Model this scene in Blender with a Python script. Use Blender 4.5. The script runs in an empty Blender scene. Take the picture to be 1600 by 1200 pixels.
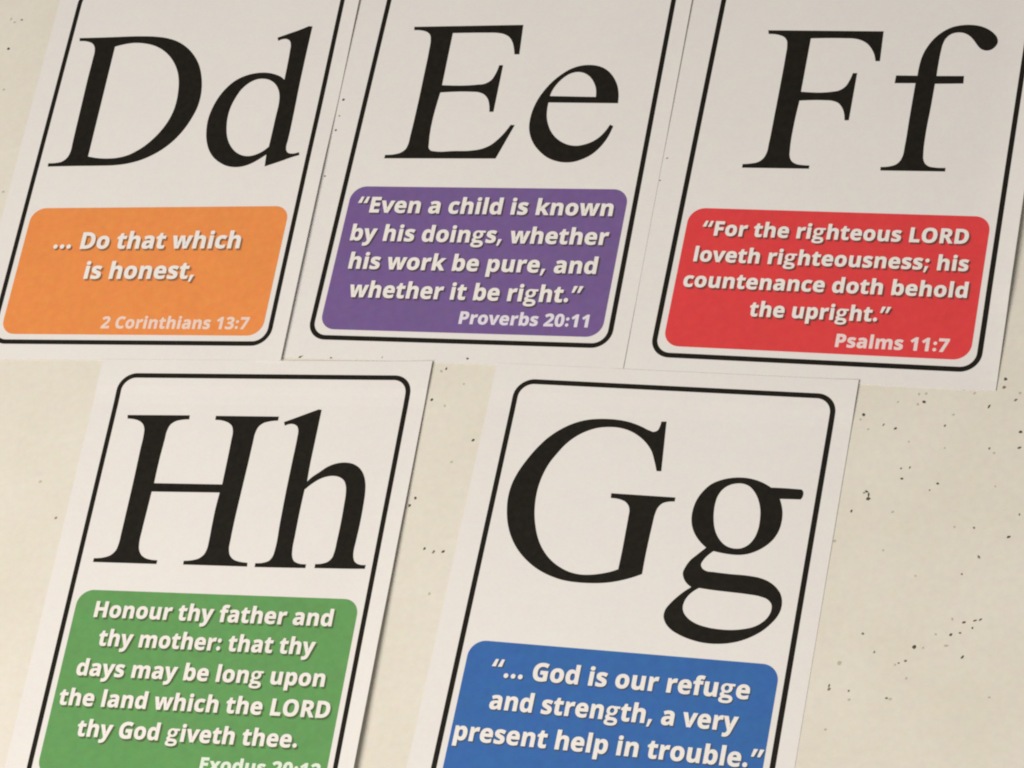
import bpy, bmesh, math, random, json
from mathutils import Matrix, Vector
from mathutils.geometry import tessellate_polygon

# ------------------------------------------------------------------ camera
scene = bpy.context.scene
COL = scene.collection
cam_data = bpy.data.cameras.new("camera")
cam_data.sensor_width = 36.0
cam_data.lens = 103.412
cam_data.clip_start = 0.02
cam_data.clip_end = 20.0
cam = bpy.data.objects.new("camera", cam_data)
COL.objects.link(cam)
cam.matrix_world = Matrix.Translation(Vector((0.224307, -0.408216, 0.733233))) @ Matrix([[0.95625546, 0.13747089, 0.25821939], [0.0, 0.88270204, -0.46993309], [-0.2925329, 0.44937609, 0.84408864]]).to_4x4()
scene.camera = cam

# ------------------------------------------------------------------ light
world = bpy.data.worlds.new("World")
scene.world = world
world.use_nodes = True
bg = world.node_tree.nodes["Background"]
bg.inputs["Color"].default_value = (1.0, 0.955, 0.885, 1)     # bounce light of the room
bg.inputs["Strength"].default_value = 0.20

def area_lamp(name, loc, target, size, energy, color):
    ld = bpy.data.lights.new(name, 'AREA')
    ld.shape = 'DISK'; ld.size = size; ld.energy = energy; ld.color = color
    o = bpy.data.objects.new(name, ld); COL.objects.link(o)
    o.location = loc
    o.rotation_euler = (Vector(target) - Vector(loc)).to_track_quat('-Z', 'Y').to_euler()
    return o
area_lamp("room_lamp", (-0.46, -0.52, 0.88), (0.0, 0.0, 0.0), 0.80, 13.6, (1.0, 0.925, 0.83))

scene.view_settings.view_transform = 'Standard'
scene.view_settings.look = 'None'
scene.view_settings.exposure = 0.0
scene.view_settings.gamma = 1.0
scene.view_settings.use_curve_mapping = False
scene.cycles.filter_width = 2.1
scene.cycles.max_bounces = 6

# ------------------------------------------------------------------ data
S = 0.096                    # metres per card unit (a card's printed frame is one unit wide)
FH = 1.386                   # height of the printed frame in card units
POSE = json.loads('''{"D":[-0.125539,0.034015,-0.16814,0.5065],"E":[-0.017601,0.0171,-0.192359,0.5538],"F":[0.089664,-0.006924,-0.210524,0.5152],"H":[-0.100683,-0.116654,-0.164862,0.6396],"G":[0.02166,-0.139549,-0.207479,0.5322]}''')            # x, y, turn, top of coloured panel
LETTERS = json.loads('''{"D":{"D":[[[-4637,11856,1],[-4026,11853,0],[-3286,11855,0],[-2796,11860,0],[-2305,11855,0],[-1810,11829,0],[-1306,11755,0],[-833,11595,0],[-438,11349,0],[-101,11030,0],[181,10636,0],[381,10170,0],[488,9759,0],[534,9301,0],[502,8897,0],[397,8521,0],[244,8147,0],[21,7775,0],[-280,7430,0],[-664,7137,0],[-1089,6919,0],[-1581,6777,0],[-2047,6718,0],[-2621,6707,0],[-3491,6709,0],[-4569,6700,1],[-4579,6816,1],[-4298,6827,0],[-4069,6884,0],[-3913,7038,0],[-3848,7264,0],[-3854,7618,0],[-3869,8228,0],[-3890,9200,0],[-3912,10284,0],[-3912,10986,0],[-3920,11299,0],[-3970,11484,0],[-4096,11634,0],[-4315,11720,0],[-4609,11745,1]],[[-3193,11470,1],[-2823,11563,0],[-2441,11604,0],[-2091,11572,0],[-1703,11476,0],[-1318,11283,0],[-989,11015,0],[-721,10687,0],[-532,10348,0],[-410,9986,0],[-340,9576,0],[-314,9169,0],[-350,8764,0],[-454,8388,0],[-615,8053,0],[-829,7741,0],[-1076,7469,0],[-1359,7248,0],[-1656,7088,0],[-2017,6993,0],[-2396,6969,0],[-2788,6995,0],[-3147,7061,1]]],"d":[[[4084,12044,1],[4079,10881,0],[4086,9719,0],[4109,8717,0],[4115,7577,0],[4107,7331,0],[4143,7182,0],[4217,7093,0],[4387,7051,0],[4621,7096,1],[4650,6998,1],[4390,6923,0],[4050,6791,0],[3501,6593,1],[3463,7056,1],[3205,6853,0],[2960,6700,0],[2702,6605,0],[2428,6579,0],[2139,6623,0],[1827,6766,0],[1546,6978,0],[1315,7279,0],[1156,7630,0],[1061,8031,0],[1031,8483,0],[1092,8909,0],[1234,9335,0],[1459,9709,0],[1731,9982,0],[2071,10155,0],[2431,10237,0],[2808,10237,0],[3104,10168,0],[3337,10066,0],[3505,9935,1],[3495,10542,0],[3471,11102,0],[3452,11332,0],[3378,11503,0],[3254,11579,0],[3112,11583,0],[2950,11522,1],[2902,11636,1],[3239,11764,0],[3675,11929,0],[3954,12058,1]],[[3494,7341,1],[3281,7147,0],[3073,7037,0],[2829,6982,0],[2565,7021,0],[2300,7163,0],[2058,7415,0],[1884,7716,0],[1779,8067,0],[1723,8469,0],[1738,8870,0],[1839,9270,0],[1999,9620,0],[2228,9867,0],[2483,9997,0],[2738,10016,0],[2987,9949,0],[3208,9792,0],[3373,9561,0],[3469,9282,0],[3499,9031,0],[3497,8531,0],[3497,7984,0]]]},"E":{"E":[[[-3856,11674,1],[-19,11714,1],[60,10586,1],[-96,10587,1],[-158,10815,0],[-246,11038,0],[-388,11238,0],[-592,11365,0],[-896,11427,0],[-1258,11435,0],[-2443,11430,1],[-2408,9389,1],[-1167,9407,0],[-907,9446,0],[-711,9583,0],[-603,9829,0],[-542,10154,1],[-422,10154,1],[-407,8387,1],[-535,8386,1],[-593,8654,0],[-697,8888,0],[-849,9044,0],[-1067,9132,0],[-1339,9152,0],[-2411,9123,1],[-2403,7141,0],[-2377,6996,0],[-2285,6900,0],[-2122,6868,0],[-1458,6887,0],[-886,6906,0],[-545,6971,0],[-264,7108,0],[-42,7325,0],[130,7567,0],[298,7881,1],[423,7872,1],[15,6631,1],[-3840,6607,1],[-3833,6723,1],[-3531,6745,0],[-3300,6820,0],[-3168,6942,0],[-3115,7112,0],[-3102,7476,0],[-3094,8503,0],[-3113,9886,0],[-3132,10733,0],[-3162,11159,0],[-3212,11336,0],[-3330,11463,0],[-3529,11535,0],[-3832,11558,1]]],"e":[[[3782,8718,1],[3733,9093,0],[3639,9382,0],[3470,9672,0],[3255,9906,0],[3010,10062,0],[2757,10136,0],[2493,10152,0],[2195,10104,0],[1912,9978,0],[1644,9764,0],[1407,9506,0],[1203,9190,0],[1048,8850,0],[959,8511,0],[923,8124,0],[952,7787,0],[1065,7452,0],[1237,7166,0],[1483,6905,0],[1762,6694,0],[2068,6564,0],[2380,6510,0],[2678,6531,0],[2960,6633,0],[3231,6801,0],[3445,7039,0],[3625,7348,0],[3772,7848,1],[3669,7900,1],[3549,7656,0],[3394,7442,0],[3188,7274,0],[2949,7168,0],[2700,7114,0],[2437,7136,0],[2205,7220,0],[1959,7376,0],[1743,7599,0],[1572,7886,0],[1469,8174,0],[1424,8463,0],[1419,8744,1]],[[1420,8972,1],[1466,9190,0],[1574,9433,0],[1750,9666,0],[1961,9832,0],[2189,9899,0],[2413,9869,0],[2631,9747,0],[2823,9528,0],[2945,9286,0],[3008,8938,1]]]},"F":{"F":[[[-3314,11698,1],[419,11694,1],[466,10605,1],[339,10603,1],[260,10852,0],[137,11064,0],[-35,11252,0],[-238,11369,0],[-474,11428,0],[-786,11439,0],[-1888,11423,1],[-1884,9427,1],[-881,9444,0],[-663,9495,0],[-481,9639,0],[-375,9876,0],[-313,10136,1],[-191,10142,1],[-189,8432,1],[-310,8429,1],[-359,8660,0],[-465,8891,0],[-613,9051,0],[-831,9131,0],[-1079,9145,0],[-1878,9116,1],[-1913,8207,0],[-1890,7326,0],[-1856,7073,0],[-1772,6913,0],[-1620,6812,0],[-1389,6772,0],[-1176,6764,1],[-1175,6663,1],[-3299,6640,1],[-3302,6756,1],[-3034,6787,0],[-2818,6848,0],[-2676,6981,0],[-2604,7168,0],[-2585,7540,0],[-2578,8473,0],[-2577,9698,0],[-2586,10744,0],[-2600,11127,0],[-2640,11319,0],[-2737,11448,0],[-2929,11537,0],[-3281,11577,1]]],"f":[[[1750,10074,1],[1756,10449,0],[1803,10825,0],[1916,11156,0],[2094,11464,0],[2323,11703,0],[2583,11866,0],[2895,11945,0],[3175,11957,0],[3462,11912,0],[3718,11801,0],[3918,11648,0],[4040,11485,0],[4074,11321,0],[4021,11180,0],[3897,11062,0],[3741,11037,0],[3593,11096,0],[3453,11244,0],[3331,11407,0],[3168,11570,0],[2973,11671,0],[2750,11683,0],[2577,11620,0],[2437,11468,0],[2367,11255,0],[2343,10996,0],[2330,10527,0],[2334,10074,1],[3193,10087,1],[3209,9828,1],[2325,9804,1],[2316,8946,0],[2296,7981,0],[2324,7298,0],[2353,7094,0],[2428,6937,0],[2561,6837,0],[2744,6801,0],[3080,6797,1],[3085,6685,1],[1094,6664,1],[1085,6773,1],[1353,6803,0],[1541,6876,0],[1660,7016,0],[1714,7190,0],[1727,7510,0],[1724,8611,0],[1728,9817,1],[1070,9806,1],[1075,10073,1]]]},"H":{"H":[[[-4478,12450,1],[-2303,12468,1],[-2293,12341,1],[-2548,12319,0],[-2779,12248,0],[-2910,12133,0],[-2976,11928,0],[-2989,11589,0],[-3012,11005,0],[-3009,10076,1],[-640,10085,1],[-646,10961,0],[-657,11585,0],[-673,11943,0],[-742,12121,0],[-877,12232,0],[-1071,12305,0],[-1367,12337,1],[-1372,12463,1],[785,12467,1],[785,12342,1],[519,12311,0],[293,12236,0],[165,12113,0],[98,11911,0],[85,11553,0],[74,10887,0],[50,9873,0],[32,9042,0],[36,8218,0],[49,7916,0],[126,7703,0],[287,7558,0],[472,7499,0],[768,7466,1],[783,7355,1],[-1368,7354,1],[-1375,7466,1],[-1110,7492,0],[-886,7564,0],[-742,7697,0],[-676,7894,0],[-668,8154,0],[-683,8718,0],[-686,9329,0],[-662,9821,1],[-3026,9800,1],[-3038,9181,0],[-3053,8477,0],[-3049,8040,0],[-3002,7801,0],[-2873,7610,0],[-2694,7507,0],[-2508,7465,0],[-2294,7454,1],[-2295,7342,1],[-4477,7341,1],[-4478,7455,1],[-4156,7491,0],[-3931,7577,0],[-3790,7734,0],[-3736,7976,0],[-3730,8326,0],[-3728,9075,0],[-3730,10229,0],[-3746,11260,0],[-3749,11757,0],[-3779,11983,0],[-3861,12141,0],[-4025,12261,0],[-4219,12317,0],[-4451,12337,1]]],"h":[[[2192,12724,1],[2185,11635,0],[2180,10797,0],[2199,10237,1],[2345,10406,0],[2567,10586,0],[2790,10766,0],[3066,10885,0],[3359,10922,0],[3624,10879,0],[3839,10761,0],[4020,10552,0],[4138,10272,0],[4200,9927,0],[4223,9496,0],[4229,8853,0],[4210,8297,0],[4200,7957,0],[4228,7767,0],[4299,7621,0],[4419,7541,0],[4689,7507,1],[4685,7398,1],[3040,7378,1],[3038,7496,1],[3266,7521,0],[3441,7594,0],[3544,7716,0],[3588,7917,0],[3601,8279,0],[3611,8879,0],[3599,9481,0],[3578,9912,0],[3536,10128,0],[3434,10321,0],[3262,10435,0],[3062,10474,0],[2852,10452,0],[2613,10360,0],[2387,10198,0],[2168,9983,1],[2155,9228,0],[2163,8452,0],[2174,7938,0],[2214,7725,0],[2299,7579,0],[2441,7507,0],[2723,7478,1],[2725,7367,1],[1052,7347,1],[1049,7462,1],[1293,7483,0],[1490,7566,0],[1585,7727,0],[1609,7920,0],[1593,8823,0],[1575,9952,0],[1575,11005,0],[1574,11757,0],[1559,12001,0],[1494,12147,0],[1370,12221,0],[1237,12232,0],[1065,12172,1],[1016,12283,1],[1331,12413,0],[1732,12584,0],[2094,12736,1]]]},"G":{"G":[[[-184,12746,1],[-40,12755,1],[96,11128,1],[-36,11128,1],[-166,11458,0],[-327,11787,0],[-534,12029,0],[-817,12247,0],[-1129,12400,0],[-1469,12479,0],[-1837,12483,0],[-2193,12423,0],[-2495,12298,0],[-2786,12109,0],[-3059,11834,0],[-3279,11499,0],[-3458,11166,0],[-3584,10773,0],[-3651,10301,0],[-3637,9835,0],[-3579,9459,0],[-3474,9088,0],[-3325,8721,0],[-3085,8342,0],[-2803,8051,0],[-2453,7821,0],[-2104,7682,0],[-1732,7628,0],[-1417,7648,0],[-1109,7708,0],[-846,7786,0],[-619,7885,1],[-610,8420,0],[-617,9081,0],[-625,9580,0],[-636,9808,0],[-695,9950,0],[-804,10060,0],[-957,10125,0],[-1286,10162,1],[-1300,10300,1],[687,10294,1],[688,10178,1],[494,10156,0],[327,10091,0],[214,9950,0],[158,9717,0],[141,9384,0],[123,8845,0],[116,8350,0],[122,7798,1],[-114,7686,0],[-409,7574,0],[-747,7478,0],[-1093,7419,0],[-1446,7392,0],[-1845,7389,0],[-2252,7424,0],[-2676,7531,0],[-3118,7717,0],[-3541,7996,0],[-3870,8305,0],[-4158,8703,0],[-4364,9152,0],[-4472,9567,0],[-4520,10030,0],[-4482,10438,0],[-4374,10808,0],[-4204,11184,0],[-3961,11607,0],[-3668,11991,0],[-3318,12301,0],[-2951,12522,0],[-2567,12661,0],[-2169,12722,0],[-1804,12735,0],[-1433,12713,0],[-1095,12647,0],[-749,12529,0],[-529,12435,0],[-360,12394,0],[-250,12452,0],[-202,12583,0]]],"g":[[[3540,10804,1],[3753,10810,0],[4457,10802,1],[4503,10756,0],[4517,10572,0],[4479,10499,1],[3846,10477,1],[3939,10265,0],[4006,10024,0],[4026,9738,0],[3981,9429,0],[3853,9155,0],[3659,8938,0],[3435,8779,0],[3184,8667,0],[2922,8619,0],[2651,8620,0],[2414,8643,0],[2154,8685,1],[2005,8539,0],[1896,8380,0],[1846,8226,0],[1906,8108,0],[2057,8026,0],[2253,8013,0],[2761,7987,0],[3341,7974,0],[3694,7929,0],[3979,7830,0],[4193,7686,0],[4358,7499,0],[4446,7267,0],[4454,7028,0],[4381,6784,0],[4230,6554,0],[4038,6340,0],[3768,6139,0],[3453,5975,0],[3128,5872,0],[2755,5817,0],[2372,5816,0],[1975,5882,0],[1607,5999,0],[1307,6154,0],[1118,6339,0],[1031,6532,0],[1045,6735,0],[1162,6945,0],[1352,7183,0],[1550,7380,0],[1703,7501,1],[1549,7602,0],[1424,7755,0],[1364,7933,0],[1401,8099,0],[1515,8332,0],[1694,8529,0],[1925,8770,1],[1696,8958,0],[1498,9191,0],[1361,9469,0],[1309,9714,0],[1312,10004,0],[1378,10299,0],[1525,10579,0],[1722,10801,0],[1973,10942,0],[2271,11033,0],[2540,11067,0],[2855,11054,0],[3140,10989,0],[3369,10896,0]],[[2649,10891,0],[2854,10833,0],[3059,10660,0],[3216,10423,0],[3336,10101,0],[3383,9775,0],[3380,9448,0],[3298,9135,0],[3158,8934,0],[2965,8818,0],[2737,8797,0],[2513,8854,0],[2290,9022,0],[2109,9275,0],[1993,9596,0],[1943,9882,0],[1932,10170,0],[1978,10464,0],[2097,10680,0],[2270,10816,0],[2455,10878,0]],[[1925,7498,1],[2311,7467,0],[2856,7442,0],[3398,7416,0],[3788,7374,0],[4030,7293,0],[4169,7145,0],[4191,6967,0],[4122,6743,0],[3964,6552,0],[3759,6416,0],[3470,6321,0],[3136,6265,0],[2755,6254,0],[2365,6289,0],[2001,6383,0],[1743,6530,0],[1581,6717,0],[1540,6855,0],[1554,7037,0],[1637,7225,0],[1765,7376,0]]]}}''')       # outlines, 1e-4 card units, last number 1 = corner
VERSE = json.loads('''{"D":[["... Do that which",-0.357,0.3247,0.35],["is honest,",-0.2159,0.1851,0.2367],["2 Corinthians 13:7",-0.1079,0.4198,0.0522]],"E":[["“Even a child is known",-0.4397,0.4326,0.4576],["by his doings, whether",-0.4379,0.435,0.3537],["his work be pure, and",-0.4214,0.416,0.2505],["whether it be right.”",-0.3991,0.3849,0.1476],["Proverbs 20:11",-0.0036,0.4233,0.0625]],"F":[["“For the righteous LORD",-0.4198,0.4134,0.4198],["loveth righteousness; his",-0.4283,0.4262,0.3274],["countenance doth behold",-0.4459,0.4356,0.2376],["the upright.”",-0.2197,0.2141,0.1454],["Psalms 11:7",0.063,0.4055,0.055]],"H":[["Honour thy father and",-0.4026,0.3962,0.5502],["thy mother: that thy",-0.3666,0.3578,0.4566],["days may be long upon",-0.4176,0.4102,0.3569],["the land which the LORD",-0.454,0.4457,0.2588],["thy God giveth thee.",-0.3684,0.3611,0.1613],["Exodus 20:12",0.0632,0.4521,0.0723]],"G":[["“... God is our refuge",-0.389,0.3979,0.4219],["and strength, a very",-0.3712,0.3797,0.3237],["present help in trouble.”",-0.4599,0.4691,0.2204]]}''')           # words, left, right, baseline
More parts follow.
